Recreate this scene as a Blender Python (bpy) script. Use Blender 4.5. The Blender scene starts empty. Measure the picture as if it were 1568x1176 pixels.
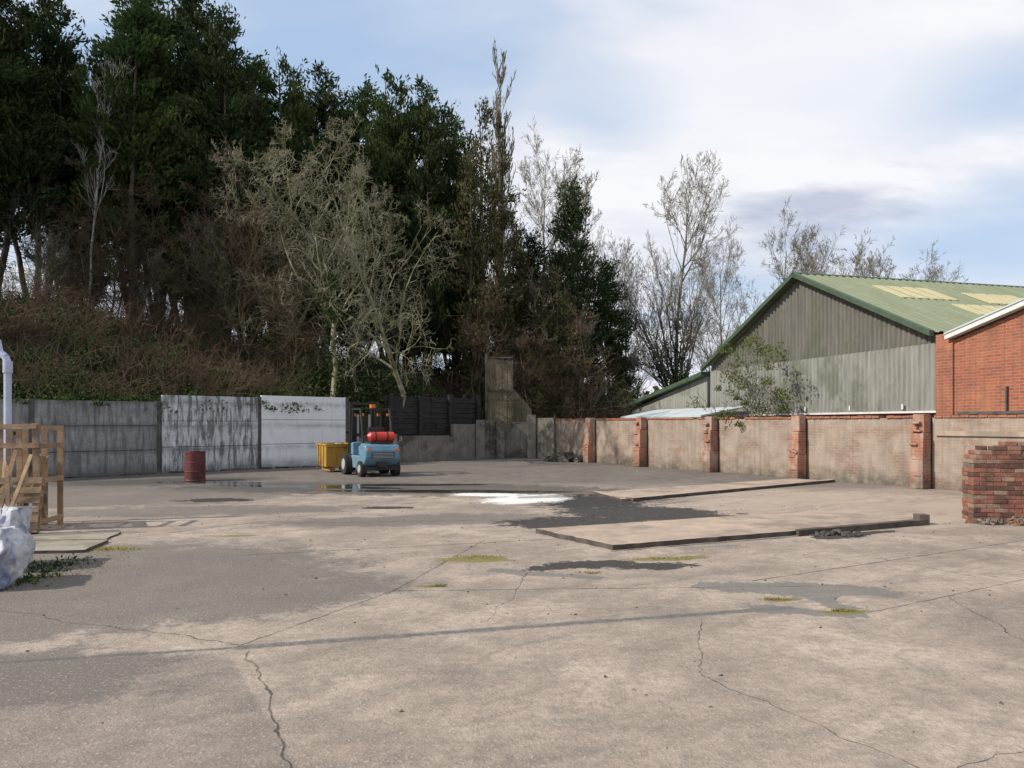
import bpy, math, random, bmesh
import numpy as np
from mathutils import Vector, Matrix
from mathutils import noise as mn
random.seed(4); R=np.random.default_rng(7)
scene=bpy.context.scene
H=1.7
# ------------------------------------------------------------ node helpers
def node(nt,t,ins=None,**props):
    n=nt.nodes.new(t)
    for k,v in props.items(): setattr(n,k,v)
    for k,v in (ins or {}).items():
        s=n.inputs[k]
        if isinstance(v,bpy.types.NodeSocket): nt.links.new(v,s)
        else: s.default_value=v
    return n
def c4(c): return (c[0],c[1],c[2],1.0)
def mixc(nt,f,a,b,blend='MIX'):
    n=nt.nodes.new('ShaderNodeMix'); n.data_type='RGBA'; n.blend_type=blend
    for i,v in ((0,f),(6,a),(7,b)):
        if isinstance(v,bpy.types.NodeSocket): nt.links.new(v,n.inputs[i])
        else: n.inputs[i].default_value=v if i==0 else c4(v)
    return n.outputs[2]
def m(nt,op,a,b=None,c=None,clamp=False):
    n=nt.nodes.new('ShaderNodeMath'); n.operation=op; n.use_clamp=clamp
    for i,v in enumerate((a,b,c)):
        if v is None: continue
        if isinstance(v,bpy.types.NodeSocket): nt.links.new(v,n.inputs[i])
        else: n.inputs[i].default_value=v
    return n.outputs[0]
def mr(nt,v,a,b,c=0.0,d=1.0):
    return node(nt,'ShaderNodeMapRange',{'Value':v,'From Min':a,'From Max':b,'To Min':c,'To Max':d}).outputs[0]
def noise(nt,vec,scale,detail=4,rough=.55,dist=0):
    return node(nt,'ShaderNodeTexNoise',{'Vector':vec,'Scale':scale,'Detail':detail,'Roughness':rough,'Distortion':dist}).outputs['Fac']
def stretch(nt,vec,s):
    return node(nt,'ShaderNodeMapping',{'Vector':vec,'Scale':s}).outputs[0]
def newmat(name):
    mt=bpy.data.materials.new(name); mt.use_nodes=True
    nt=mt.node_tree; b=nt.nodes['Principled BSDF']
    tc=nt.nodes.new('ShaderNodeTexCoord')
    return mt,nt,b,tc.outputs['Object']
def fin(nt,b,col=None,rough=None,bump=None,bs=.3,bd=.02,spec=None):
    for k,v in (('Base Color',col),('Roughness',rough),('Specular IOR Level',spec)):
        if v is None: continue
        if isinstance(v,bpy.types.NodeSocket): nt.links.new(v,b.inputs[k])
        else: b.inputs[k].default_value=c4(v) if k=='Base Color' else v
    if bump is not None:
        bn=node(nt,'ShaderNodeBump',{'Height':bump,'Strength':bs,'Distance':bd})
        nt.links.new(bn.outputs[0],b.inputs['Normal'])
def simple(name,a,bb,scale=5,rough=.8,bs=.3,lo=.35,hi=.65,metal=0,st=(1,1,1),cc=None,spec=.3):
    mt,nt,b,o=newmat(name)
    v=stretch(nt,o,st)
    n1=noise(nt,v,scale,5,.6); n2=noise(nt,v,scale*9,3)
    col=mixc(nt,mr(nt,n1,lo,hi),a,bb)
    if cc: col=mixc(nt,mr(nt,noise(nt,o,scale*.37,4,.7),.5,.6),col,cc)
    col=mixc(nt,mr(nt,n2,.3,.7,0,.25),col,(a[0]*.4,a[1]*.4,a[2]*.4))
    b.inputs['Metallic'].default_value=metal
    fin(nt,b,col,rough,m(nt,'ADD',n1,m(nt,'MULTIPLY',n2,.5)),bs,.02,spec)
    return mt
def bark(name,a,bb,cc=None,scale=2):
    mt=bpy.data.materials.new(name); mt.use_nodes=True; nt=mt.node_tree
    nt.nodes.remove(nt.nodes['Principled BSDF']); tc=nt.nodes.new('ShaderNodeTexCoord'); o=tc.outputs['Object']
    n1=noise(nt,o,scale,2); col=mixc(nt,mr(nt,n1,.4,.6),a,bb)
    if cc: col=mixc(nt,mr(nt,noise(nt,o,scale*.4,1),.48,.6),col,cc)
    d=node(nt,'ShaderNodeBsdfDiffuse',{'Color':col}); nt.links.new(d.outputs[0],nt.nodes['Material Output'].inputs[0]); return mt
def leafmat(name,a,bb,tr=.0,scale=1.0,c=None):
    mt=bpy.data.materials.new(name); mt.use_nodes=True; nt=mt.node_tree
    nt.nodes.remove(nt.nodes['Principled BSDF']); tc=nt.nodes.new('ShaderNodeTexCoord'); o=tc.outputs['Object']
    n1=noise(nt,o,scale,1); n2=noise(nt,o,scale*9,1)
    col=mixc(nt,mr(nt,n1,.38,.62),a,bb)
    if c: col=mixc(nt,mr(nt,n2,.56,.66),col,c)
    else: col=mixc(nt,mr(nt,n2,.3,.7,0,.5),col,(a[0]*.5,a[1]*.5,a[2]*.5))
    out=node(nt,'ShaderNodeBsdfDiffuse',{'Color':col}).outputs[0]
    if tr:
        t=node(nt,'ShaderNodeBsdfTranslucent',{'Color':col})
        out=node(nt,'ShaderNodeMixShader',{0:tr,1:out,2:t.outputs[0]}).outputs[0]
    nt.links.new(out,nt.nodes['Material Output'].inputs[0])
    return mt
def brickmat(name,c1,c2,mortar,dirt=(.12,.1,.08),dirtamt=.5,render=None,rlo=.45,rhi=.6):
    mt,nt,b,o=newmat(name)
    s=node(nt,'ShaderNodeSeparateXYZ',{0:o})
    x=m(nt,'ADD',s.outputs[0],s.outputs[1])
    v=node(nt,'ShaderNodeCombineXYZ',{0:x,1:s.outputs[2],2:0.0}).outputs[0]
    bt=node(nt,'ShaderNodeTexBrick',{'Vector':v,'Color1':c4(c1),'Color2':c4(c2),'Mortar':c4(mortar),'Scale':1.0,'Mortar Size':.008,'Mortar Smooth':.2,'Bias':0.0,'Brick Width':.235,'Row Height':.078})
    n1=noise(nt,o,2.2,5,.65); n2=noise(nt,o,28,3,.6); n3=noise(nt,o,.9,4,.6)
    col=mixc(nt,mr(nt,n2,.3,.7,0,.35),bt.outputs['Color'],(c1[0]*.35,c1[1]*.35,c1[2]*.35))
    col=mixc(nt,mr(nt,n3,.45,.65,0,.45),col,(c1[0]*1.2,c1[1]*1.7,c1[2]*1.7))
    if render:
        col=mixc(nt,mr(nt,noise(nt,stretch(nt,o,(1,1,1.7)),1.1,6,.68),rlo,rhi,0,.92),col,mixc(nt,n2,render,(render[0]*.75,render[1]*.75,render[2]*.75)))
    col=mixc(nt,mr(nt,n1,.45,.75,0,dirtamt),col,dirt)
    streak=noise(nt,stretch(nt,o,(5,5,.35)),1.6,4)
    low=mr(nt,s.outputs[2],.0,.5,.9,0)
    col=mixc(nt,m(nt,'MULTIPLY',mr(nt,streak,.45,.7),.5),col,dirt)
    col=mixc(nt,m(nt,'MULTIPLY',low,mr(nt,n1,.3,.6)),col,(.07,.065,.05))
    h=m(nt,'SUBTRACT',m(nt,'MULTIPLY',n2,.5),bt.outputs['Fac'])
    fin(nt,b,col,.9,h,.5,.01,.2)
    return mt
# ------------------------------------------------------------ mesh helpers
def quadmesh(name,V,F,mats,midx=None):
    me=bpy.data.meshes.new(name); V=np.asarray(V,dtype=np.float32); F=np.asarray(F,dtype=np.int32)
    me.vertices.add(len(V)); me.vertices.foreach_set('co',V.ravel())
    me.loops.add(F.size); me.loops.foreach_set('vertex_index',F.ravel())
    me.polygons.add(len(F)); me.polygons.foreach_set('loop_start',np.arange(len(F),dtype=np.int32)*F.shape[1])
    if midx is not None: me.polygons.foreach_set('material_index',np.asarray(midx,dtype=np.int32))
    for x in mats: me.materials.append(x)
    me.update(calc_edges=True); return me
def addob(name,me,loc=(0,0,0),rz=0,parent=None,scale=None):
    o=bpy.data.objects.new(name,me); scene.collection.objects.link(o)
    o.location=loc; o.rotation_euler=(0,0,rz)
    if scale: o.scale=scale
    if parent: o.parent=parent
    return o
def empty(name,loc=(0,0,0),rz=0):
    return addob(name,None,loc,rz)
class MB:
    def __init__(s): s.v=[];s.f=[];s.m=[];s.sm=[]
    def add(s,vs,fs,mi=0,sm=False):
        o=len(s.v); s.v+= [tuple(v) for v in vs]
        for f in fs: s.f.append([i+o for i in f]); s.m.append(mi); s.sm.append(sm)
    def box(s,x0,x1,y0,y1,z0,z1,mi=0,M=None,jit=0):
        vs=[Vector((x,y,z)) for x in (x0,x1) for y in (y0,y1) for z in (z0,z1)]
        if jit: vs=[v+Vector([random.uniform(-jit,jit) for _ in range(3)]) for v in vs]
        if M: vs=[M@v for v in vs]
        s.add(vs,[(0,1,3,2),(4,6,7,5),(0,4,5,1),(2,3,7,6),(0,2,6,4),(1,5,7,3)],mi)
    def cyl(s,p0,p1,r0,r1=None,n=12,mi=0,cap=True,sm=True):
        r1=r0 if r1 is None else r1
        p0=Vector(p0);p1=Vector(p1);d=(p1-p0).normalized()
        a=d.orthogonal().normalized();b=d.cross(a)
        vs=[]
        for p,r in((p0,r0),(p1,r1)):
            for i in range(n):
                t=2*math.pi*i/n; vs.append(p+(a*math.cos(t)+b*math.sin(t))*r)
        s.add(vs,[(i,(i+1)%n,n+(i+1)%n,n+i) for i in range(n)],mi,sm)
        if cap: s.add(vs,[tuple(range(n))[::-1],tuple(range(n,2*n))],mi)
    def prism(s,pts,z0,z1,mi=0,mtop=None,M=None):
        n=len(pts); vs=[Vector((x,y,z0)) for x,y in pts]+[Vector((x,y,z1)) for x,y in pts]
        if M: vs=[M@v for v in vs]
        s.add(vs,[(i,(i+1)%n,n+(i+1)%n,n+i) for i in range(n)]+[tuple(range(n))[::-1]],mi)
        s.add(vs,[tuple(range(n,2*n))],mi if mtop is None else mtop)
    def xprism(s,pts,y0,y1,mi=0):
        n=len(pts); vs=[(x,y0,z) for x,z in pts]+[(x,y1,z) for x,z in pts]
        s.add(vs,[(i,(i+1)%n,n+(i+1)%n,n+i) for i in range(n)]+[tuple(range(n))[::-1],tuple(range(n,2*n))],mi)
    def hexa(s,vs,mi=0): s.add(vs,[(0,1,2,3),(7,6,5,4),(0,4,5,1),(1,5,6,2),(2,6,7,3),(3,7,4,0)],mi)
    def tube(s,pts,r,n=8,mi=0):
        for a,b in zip(pts[:-1],pts[1:]): s.cyl(a,b,r,r,n,mi)
    def obj(s,name,mats,loc=(0,0,0),rz=0,parent=None,bevel=0,seg=2):
        me=bpy.data.meshes.new(name); me.from_pydata(s.v,[],s.f)
        me.polygons.foreach_set('material_index',s.m); me.polygons.foreach_set('use_smooth',s.sm)
        for x in mats: me.materials.append(x)
        me.update()
        bm=bmesh.new(); bm.from_mesh(me); bmesh.ops.recalc_face_normals(bm,faces=bm.faces); bm.to_mesh(me); bm.free()
        o=addob(name,me,loc,rz,parent)
        if bevel:
            md=o.modifiers.new('b','BEVEL'); md.width=bevel; md.segments=seg; md.limit_method='ANGLE'
        return o
def rand_unit(n):
    v=R.normal(size=(n,3)); return v/np.linalg.norm(v,axis=1)[:,None]
def leaves(C,L,W,axis=None,rand=1.0):
    n=len(C); a=rand_unit(n)
    if axis is not None:
        a=axis+a*rand; a/=np.linalg.norm(a,axis=1)[:,None]
    b=np.cross(a,rand_unit(n)); b/=np.linalg.norm(b,axis=1)[:,None]+1e-9
    L=np.broadcast_to(L,(n,))[:,None]; W=np.broadcast_to(W,(n,))[:,None]
    V=np.stack([C-a*L/2,C+b*W/2,C+a*L/2,C-b*W/2],1).reshape(-1,3)
    return V,np.arange(4*n).reshape(n,4)
def tubes(P0,P1,r0,r1,k=3):
    P0=np.asarray(P0,float);P1=np.asarray(P1,float);r0=np.asarray(r0)[:,None];r1=np.asarray(r1)[:,None]
    d=P1-P0; d/=np.linalg.norm(d,axis=1)[:,None]+1e-9
    ref=np.tile([[.31,.95,.05]],(len(d),1)); ref[np.abs((ref*d).sum(1))>.9]=[1,0,0]
    a=np.cross(d,ref); a/=np.linalg.norm(a,axis=1)[:,None]; b=np.cross(d,a)
    V=[]
    for P,r in((P0,r0),(P1,r1)):
        for i in range(k):
            t=2*math.pi*i/k; V.append(P+(a*math.cos(t)+b*math.sin(t))*r)
    V=np.stack(V,1).reshape(-1,3); base=np.arange(len(d))*2*k
    F=np.stack([np.stack([base+i,base+(i+1)%k,base+k+(i+1)%k,base+k+i],1) for i in range(k)],1).reshape(-1,4)
    return V,F
def join(parts):
    V=[];F=[];M=[];o=0
    for v,f,mi in parts:
        V.append(v);F.append(f+o);M.append(np.full(len(f),mi));o+=len(v)
    return np.concatenate(V),np.concatenate(F),np.concatenate(M)
# ------------------------------------------------------------ materials
ground_m,nt,b,o=newmat('yard_concrete')
wn=node(nt,'ShaderNodeTexNoise',{'Vector':o,'Scale':1.1,'Detail':4.0,'Roughness':.6})
wj=node(nt,'ShaderNodeTexNoise',{'Vector':o,'Scale':7.0,'Detail':3.0})
def warp(amt,src):
    c=node(nt,'ShaderNodeVectorMath',{0:src.outputs['Color'],1:(.5,.5,.5)},operation='SUBTRACT').outputs[0]
    c=node(nt,'ShaderNodeVectorMath',{0:c,'Scale':amt},operation='SCALE').outputs[0]
    return node(nt,'ShaderNodeVectorMath',{0:o,1:c},operation='ADD').outputs[0]
w1=warp(1.2,wn); w2=warp(.4,wn); w3=warp(.05,wj)
w2=node(nt,'ShaderNodeVectorMath',{0:w2,1:node(nt,'ShaderNodeVectorMath',{0:w3,1:o},operation='SUBTRACT').outputs[0]},operation='ADD').outputs[0]
fine=noise(nt,o,95,2,.7); mid=noise(nt,o,14,4,.65); big=noise(nt,o,.55,5,.66); speck=noise(nt,o,42,1,.5)
med=noise(nt,o,2.6,5,.68)
def mul(a,b): return m(nt,'MULTIPLY',a,b)
def mx(*a):
    r=a[0]
    for x in a[1:]: r=m(nt,'MAXIMUM',r,x)
    return r
def ell(cx,cy,rx,ry,ang=0,w=None,soft=.35):
    v=node(nt,'ShaderNodeMapping',{'Vector':w or w1,'Location':(cx,cy,0),'Rotation':(0,0,math.radians(ang)),'Scale':(rx,ry,1)},vector_type='TEXTURE').outputs[0]
    l=node(nt,'ShaderNodeVectorMath',{0:v},operation='LENGTH').outputs['Value']
    return mr(nt,l,1+soft,1-soft)
def seg(x0,y0,x1,y1,wd,w=None,soft=.5):
    L=math.hypot(x1-x0,y1-y0)/2
    v=node(nt,'ShaderNodeMapping',{'Vector':w or w3,'Location':((x0+x1)/2,(y0+y1)/2,0),'Rotation':(0,0,math.atan2(y1-y0,x1-x0)),'Scale':(L,wd,1)},vector_type='TEXTURE').outputs[0]
    s=node(nt,'ShaderNodeSeparateXYZ',{0:node(nt,'ShaderNodeVectorMath',{0:v},operation='ABSOLUTE').outputs[0]})
    return mul(mr(nt,s.outputs[1],1+soft,1-soft),mr(nt,s.outputs[0],1.01,.99))
ragn=m(nt,'ADD',mul(m(nt,'SUBTRACT',mid,.5),.9),mul(m(nt,'SUBTRACT',med,.5),1.5))
def rag(x,k=1.0,w_=.07): return mr(nt,m(nt,'ADD',x,mul(ragn,k)),.5-w_,.5+w_)
col=mixc(nt,mr(nt,big,.38,.62),(.27,.218,.177),(.45,.37,.30))
col=mixc(nt,mr(nt,med,.45,.66,0,.6),col,(.21,.174,.143))
col=mixc(nt,mr(nt,mid,.42,.7,0,.5),col,(.155,.132,.11))
side=node(nt,'ShaderNodeMapping',{'Vector':w3,'Location':(-1.5,4.6,0),'Rotation':(0,0,math.radians(-61))},vector_type='TEXTURE').outputs[0]
sx=node(nt,'ShaderNodeSeparateXYZ',{0:side}).outputs[1]
sy=node(nt,'ShaderNodeSeparateXYZ',{0:o}).outputs[1]
col=mixc(nt,mul(mul(mr(nt,sx,.02,-.02),mr(nt,sy,5.7,5.5)),.5),col,(.155,.132,.112))
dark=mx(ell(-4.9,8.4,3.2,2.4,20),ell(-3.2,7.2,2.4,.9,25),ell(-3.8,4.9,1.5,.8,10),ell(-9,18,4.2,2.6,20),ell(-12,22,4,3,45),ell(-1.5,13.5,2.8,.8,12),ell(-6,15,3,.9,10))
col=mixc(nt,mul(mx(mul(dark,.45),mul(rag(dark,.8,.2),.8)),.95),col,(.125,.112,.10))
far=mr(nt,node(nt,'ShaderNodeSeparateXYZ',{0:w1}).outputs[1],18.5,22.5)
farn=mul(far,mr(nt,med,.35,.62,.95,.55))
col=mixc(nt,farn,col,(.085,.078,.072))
col=mixc(nt,mul(ell(7.2,16,3.2,3.4,35,soft=.2),.6),col,(.42,.34,.265))
tyre=noise(nt,stretch(nt,node(nt,'ShaderNodeVectorRotate',{'Vector':w1,'Angle':math.radians(-35)},rotation_type='Z_AXIS').outputs[0],(.25,3.5,1)),1.3,3)
col=mixc(nt,mr(nt,tyre,.5,.7,0,.45),col,(.14,.122,.105))
col=mixc(nt,mr(nt,speck,.62,.69,0,.45),col,(.48,.41,.34))
col=mixc(nt,mr(nt,fine,.56,.70,0,.6),col,(.08,.07,.06))
stone=node(nt,'ShaderNodeTexVoronoi',{'Vector':o,'Scale':9.0}).outputs['Distance']
col=mixc(nt,mr(nt,stone,.055,.04,0,.6),col,(.08,.07,.06))
tar=mx(seg(-3.9,5.4,-2.06,5.83,.03),seg(-2.1,5.82,2.6,7.10,.055))
col=mixc(nt,mul(tar,mr(nt,mid,.3,.6,.5,.95)),col,(.10,.10,.096))
patch=mx(seg(2.2,7.05,3.2,6.85,.12,w2,.9),seg(1.94,8.1,3.2,7.5,.17,w2,.9),seg(2.75,8.0,3.1,7.0,.13,w2,.9),ell(3.0,7.9,.9,.28,-8,w2,.5),seg(-.3,8.95,1.0,8.4,.12,w2,.9))
col=mixc(nt,mul(rag(patch,.9,.08),.72),col,mixc(nt,mid,(.10,.10,.095),(.17,.165,.155)))
crk=mx(seg(-1.95,5.75,-.95,3.4,.008,w2),seg(1.6,6.7,1.25,5.2,.005,w2),seg(1.25,5.2,2.3,3.3,.005,w2),seg(-2.1,5.85,-1.2,7.8,.008),seg(-1.2,7.8,3.5,8.05,.010),
  seg(-3.5,9.9,1.0,11.4,.014),seg(-4.5,13,.5,13.6,.014),seg(-6,11,-2,16.5,.016),seg(3.2,6.9,6.6,9.0,.008),seg(2.6,8.3,7.5,11.2,.012),seg(-1.2,7.8,-.4,11.2,.009),seg(0,3.3,5.5,4.7,.005,w2),seg(4.6,9.7,6.5,5.5,.008),seg(-8,15.5,2,17,.016),seg(-4.1,5.38,-9,4.2,.02),
  seg(-5,7.1,-2.1,5.9,.006,w2),seg(3.6,4.2,4.3,7.6,.005,w2),seg(-.2,6.6,.3,9.2,.005,w2),seg(1.3,10.2,4.4,11.6,.03))
col=mixc(nt,mul(crk,mr(nt,med,.35,.55,.35,.95)),col,(.05,.044,.038))
damp=mx(ell(-3,20,6.2,1.9,-8,soft=.5),ell(1.5,17.5,2.0,2.0,0,soft=.5),ell(-10,22.5,3,1.3,20,soft=.5))
dampr=rag(damp,1.0,.12)
col=mixc(nt,mul(dampr,.72),col,(.062,.058,.052))
blk=mx(ell(2.5,14.6,1.7,1.25,-25,w2,.45),ell(1.2,13.2,1.4,.8,10,w2,.5),ell(3.5,13.95,1.0,.45,-5,w2,.5),ell(1.7,16.6,1.1,1.5,0,w2,.5))
blkr=rag(blk,1.1,.07)
col=mixc(nt,mul(blkr,.93),col,mixc(nt,mr(nt,mid,.35,.65),(.008,.008,.008),(.055,.05,.046)))
oil=mx(ell(.95,9.25,.6,.27,0,w2,.6),ell(1.7,9.15,.55,.2,10,w2,.6),ell(.4,9.0,.25,.15,10,w2,.6),ell(4.9,11.55,.5,.17,25,w2,.5),ell(5.6,11.9,.6,.12,25,w2,.5),ell(-6.5,17,.8,.4,0,w2,.6),ell(-2.5,15.5,.5,.25,0,w2,.6))
col=mixc(nt,mul(rag(oil,1.0,.08),.9),col,(.022,.022,.021))
wetm=mx(ell(-1.6,19.2,3.3,.42,-3,w2,.4),ell(-5.5,20.6,2.8,.45,-12,w2,.4),ell(-8.5,22.0,1.8,.4,-5,w2,.4),ell(1.1,17.9,1.1,.38,20,w2,.4),ell(-2.8,21.2,2.3,.4,4,w2,.4))
wetm=rag(wetm,.55,.1)
col=mixc(nt,mul(wetm,.85),col,(.03,.029,.026))
white=mx(ell(.35,17.3,.8,1.2,-35,w2,.5),ell(-.6,18.3,.9,.4,0,w2,.5))  # whitish patch by the puddles: wet glare painted into the base colour
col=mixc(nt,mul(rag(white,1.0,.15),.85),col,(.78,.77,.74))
moss=mx(ell(-5.6,10.4,.5,.22,0,w2,.5),ell(-.45,9.7,.45,.22,0,w2,.6),ell(1.95,9.65,.55,.15,15,w2,.5),ell(3.0,6.95,.25,.08,0,w2,.6),ell(2.55,7.4,.25,.07,0,w2,.6),ell(5.4,13.6,.8,.2,10,w2,.5),ell(-.9,8.0,.14,.06,10,w2,.5),ell(-4.2,11.6,.4,.08,10,w2,.5))
col=mixc(nt,mul(rag(moss,1.0,.12),.9),col,mixc(nt,fine,(.22,.18,.05),(.13,.12,.04)))
rough=m(nt,'SUBTRACT',.92,mx(mul(wetm,.87),mul(dampr,.22),mul(blkr,.25)))
hgt=m(nt,'ADD',m(nt,'ADD',mul(fine,.5),mul(mid,.8)),mul(speck,.7))
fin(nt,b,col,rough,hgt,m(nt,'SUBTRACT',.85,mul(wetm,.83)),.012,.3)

def panelmat(name,a,bb,stain,amt,lo,hi):
    mt,nt,b,o=newmat(name)
    s=node(nt,'ShaderNodeSeparateXYZ',{0:o})
    st=noise(nt,stretch(nt,o,(3.5,1,.5)),2.0,5,.7); bl=noise(nt,stretch(nt,o,(1,1,1.3)),1.6,6,.75); f=noise(nt,o,22,3)
    col=mixc(nt,mr(nt,bl,.35,.65),a,bb)
    col=mixc(nt,mr(nt,st,lo,hi,0,amt),col,stain)
    col=mixc(nt,mr(nt,f,.5,.75,0,.5*amt),col,stain)
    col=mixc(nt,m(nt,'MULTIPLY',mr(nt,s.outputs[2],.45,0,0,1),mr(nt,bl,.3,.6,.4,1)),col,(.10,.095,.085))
    ph=m(nt,'FRACT',m(nt,'MULTIPLY',s.outputs[2],1.25))
    col=mixc(nt,m(nt,'MULTIPLY',mr(nt,m(nt,'ABSOLUTE',m(nt,'SUBTRACT',ph,.5)),.30,.5,0,.8),mr(nt,bl,.35,.6)),col,stain)
    fin(nt,b,col,.85,m(nt,'ADD',f,bl),.35,.015,.25); return mt
M_gray=panelmat('grey_concrete_panel',(.20,.20,.195),(.34,.34,.335),(.09,.09,.085),.8,.44,.62)
M_wh1=panelmat('worn_whitewash',(.66,.68,.68),(.43,.46,.47),(.13,.14,.14),.95,.46,.57)
M_wh2=panelmat('whitewash',(.78,.80,.80),(.72,.75,.76),(.35,.35,.33),.5,.54,.7)
M_post=simple('dark_post',(.06,.058,.055),(.13,.12,.11),4)
M_block=simple('grey_block',(.15,.135,.115),(.24,.215,.18),2.5,.9,.5,cc=(.09,.08,.065))
M_sleeper=simple('tarred_sleeper',(.020,.019,.018),(.045,.042,.04),3,.8,.5,st=(.4,1,4))
M_yard=brickmat('yard_brick_rendered',(.33,.21,.155),(.25,.165,.125),(.35,.31,.26),dirt=(.17,.145,.12),dirtamt=.6,render=(.40,.33,.27),rlo=.40,rhi=.54)
M_red=brickmat('red_brick',(.40,.12,.065),(.26,.08,.05),(.33,.27,.22),dirt=(.15,.09,.06),dirtamt=.45)
M_but=brickmat('buttress_brick',(.44,.16,.10),(.31,.12,.08),(.38,.31,.26),dirt=(.16,.11,.08),dirtamt=.6,render=(.46,.34,.28),rlo=.46,rhi=.56)
M_shU=simple('fibre_cement_dark',(.115,.112,.098),(.185,.178,.152),1.2,.9,.2,st=(1,5,.5),cc=(.12,.125,.09))
M_shL=simple('fibre_cement_light',(.20,.20,.18),(.31,.31,.28),1.4,.9,.2,st=(1,6,.5),cc=(.17,.175,.14))
M_green=simple('green_roof_sheet',(.20,.225,.13),(.25,.27,.165),.8,.6,.15,st=(3,.6,1))
M_verge=simple('green_flashing',(.055,.085,.055),(.08,.115,.075),3,.5,.1)
M_sky=simple('rooflight_sheet',(.58,.49,.24),(.48,.42,.23),2,.4,.1)
M_white=simple('white_trim',(.72,.72,.70),(.60,.60,.57),5,.5,.1)
M_roofg=simple('pale_roof_sheet',(.55,.60,.62),(.45,.50,.53),2,.6,.1)
M_conc=simple('pale_concrete',(.47,.365,.28),(.33,.262,.21),1.6,.92,.5,cc=(.25,.205,.165))
M_concd=simple('slab_edge_concrete',(.055,.048,.042),(.13,.11,.092),3,.9,.6)
M_bark=bark('dark_bark',(.055,.048,.038),(.10,.085,.065))
M_barkL=bark('pale_lichen_bark',(.22,.205,.14),(.32,.30,.215),(.15,.145,.08),3)
M_barkG=bark('grey_bark',(.17,.15,.12),(.26,.235,.19),(.15,.14,.095))
M_birch=bark('birch_bark',(.50,.49,.45),(.33,.32,.29))
M_bram=bark('bramble_stem',(.085,.06,.043),(.16,.115,.08),(.08,.085,.04),.5)
M_con=leafmat('conifer_green',(.038,.068,.025),(.08,.11,.037),.2,.35)
M_conD=leafmat('conifer_dark',(.030,.050,.023),(.058,.078,.033),0,.35)
M_conB=leafmat('conifer_brown_green',(.07,.075,.035),(.12,.105,.055),0,.4)
M_ivy=leafmat('ivy_green',(.028,.052,.017),(.06,.088,.028),0,.5,(.10,.14,.05))
M_shr=leafmat('shrub_green',(.11,.15,.045),(.16,.18,.06),.3,1.2)
M_dead=leafmat('dead_leaf',(.11,.08,.045),(.16,.115,.065),0,.5)
M_weed=leafmat('weed_green',(.20,.18,.05),(.26,.22,.08),0,4)
M_earth=simple('bank_earth',(.030,.032,.016),(.055,.055,.026),.8,.95,.6,cc=(.06,.048,.032))
# ------------------------------------------------------------ ground
V=[];F=[]
gx=[-400,-60,-20,20,60,400]; gy=[-60,0,20,60,150,600]
for y in gy:
    for x in gx: V.append((x,y,0))
for j in range(5):
    for i in range(5): F.append((j*6+i,j*6+i+1,j*6+i+7,j*6+i+6))
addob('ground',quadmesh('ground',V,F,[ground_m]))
# ------------------------------------------------------------ bank terrain
P0=np.array([-14.9,22.8]); U=np.array([.694,.72]); U/=np.linalg.norm(U); Nn=np.array([-U[1],U[0]])
def ss(t): t=np.clip(t,0,1); return t*t*(3-2*t)
def d0f(u): return np.where(u<11.6,.22,1.55)
def hgtf(u,d):
    base=np.interp(u,[-40,0,18,20,24,40,60],[2.0,2.1,2.1,1.4,1.0,.4,0])
    crest=np.interp(u,[-40,-10,8,14,20,28,40,55,75],[7.3,7.0,5.8,4.9,4.0,3.4,2.2,1.2,.4])
    n=.35*np.sin(u*.9+d*.5)*np.cos(d*.8-u*.3)+.2*np.sin(u*2.3)*np.sin(d*1.9)
    t=ss((d-d0f(u))/9.5)
    return base+(crest-base)*t+n*np.clip((d-d0f(u))/2,0,1)
def th(x,y):
    q=np.array([x,y])-P0; u=q@U; d=q@Nn
    return float(hgtf(np.array(u),np.array(d))) if d>0 else 0.0
us=np.linspace(-40,75,180); ws=np.linspace(0,1,60)**1.8*70
Vv=[];Ff=[]
for u in us:
    d00=float(d0f(u)); p=P0+U*u+Nn*d00; Vv.append((p[0],p[1],-.1))
    for w in ws:
        d=d00+w; p=P0+U*u+Nn*d; Vv.append((p[0],p[1],float(hgtf(np.array(u),np.array(d)))))
K=len(ws)+1
for i in range(len(us)-1):
    for j in range(K-1): Ff.append((i*K+j,(i+1)*K+j,(i+1)*K+j+1,i*K+j+1))
addob('embankment',quadmesh('embankment',Vv,Ff,[M_earth]))
# ------------------------------------------------------------ concrete panel wall (left)
ang=math.atan2(U[1],U[0])
def panel_wall(name,edges,hh,mats_i):
    mb=MB()
    for k in range(len(edges)-1):
        x0,x1=edges[k],edges[k+1]; h=hh[k]; mi=mats_i[k]; n=3
        for j in range(n):
            z0=h*j/n+(0 if j==0 else .008); z1=h*(j+1)/n-.008
            dy=random.uniform(-.012,.012)
            mb.box(x0+.075,x1-.075,-.05+dy,.05+dy,z0,z1,mi)
        mb.box(x0+.06,x1-.06,-.02,.03,0,h-.05,3)
        mb.box(x1-.07,x1+.07,-.03,.12,0,h+.02,3)
    return mb.obj(name,[M_gray,M_wh1,M_wh2,M_post],(P0[0],P0[1],0),ang,bevel=.008)
panel_wall('concrete_panel_wall',[-10.8,-7,-3.2,.57,4.32],[2.42]*4,[0,0,0,0])
panel_wall('whitewashed_panel_wall',[4.34,7.96,11.78],[2.66,2.74],[1,2])
mb=MB(); x=-10
while x<11.5:
    l=random.uniform(.2,.7); mb.box(x,x+l,-.05-random.uniform(.08,.3),-.06,0,random.uniform(.02,.07),0,jit=.02); x+=l+random.uniform(0,.35)
mb.obj('wall_base_debris',[M_concd],(P0[0],P0[1],0),ang)
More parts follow.
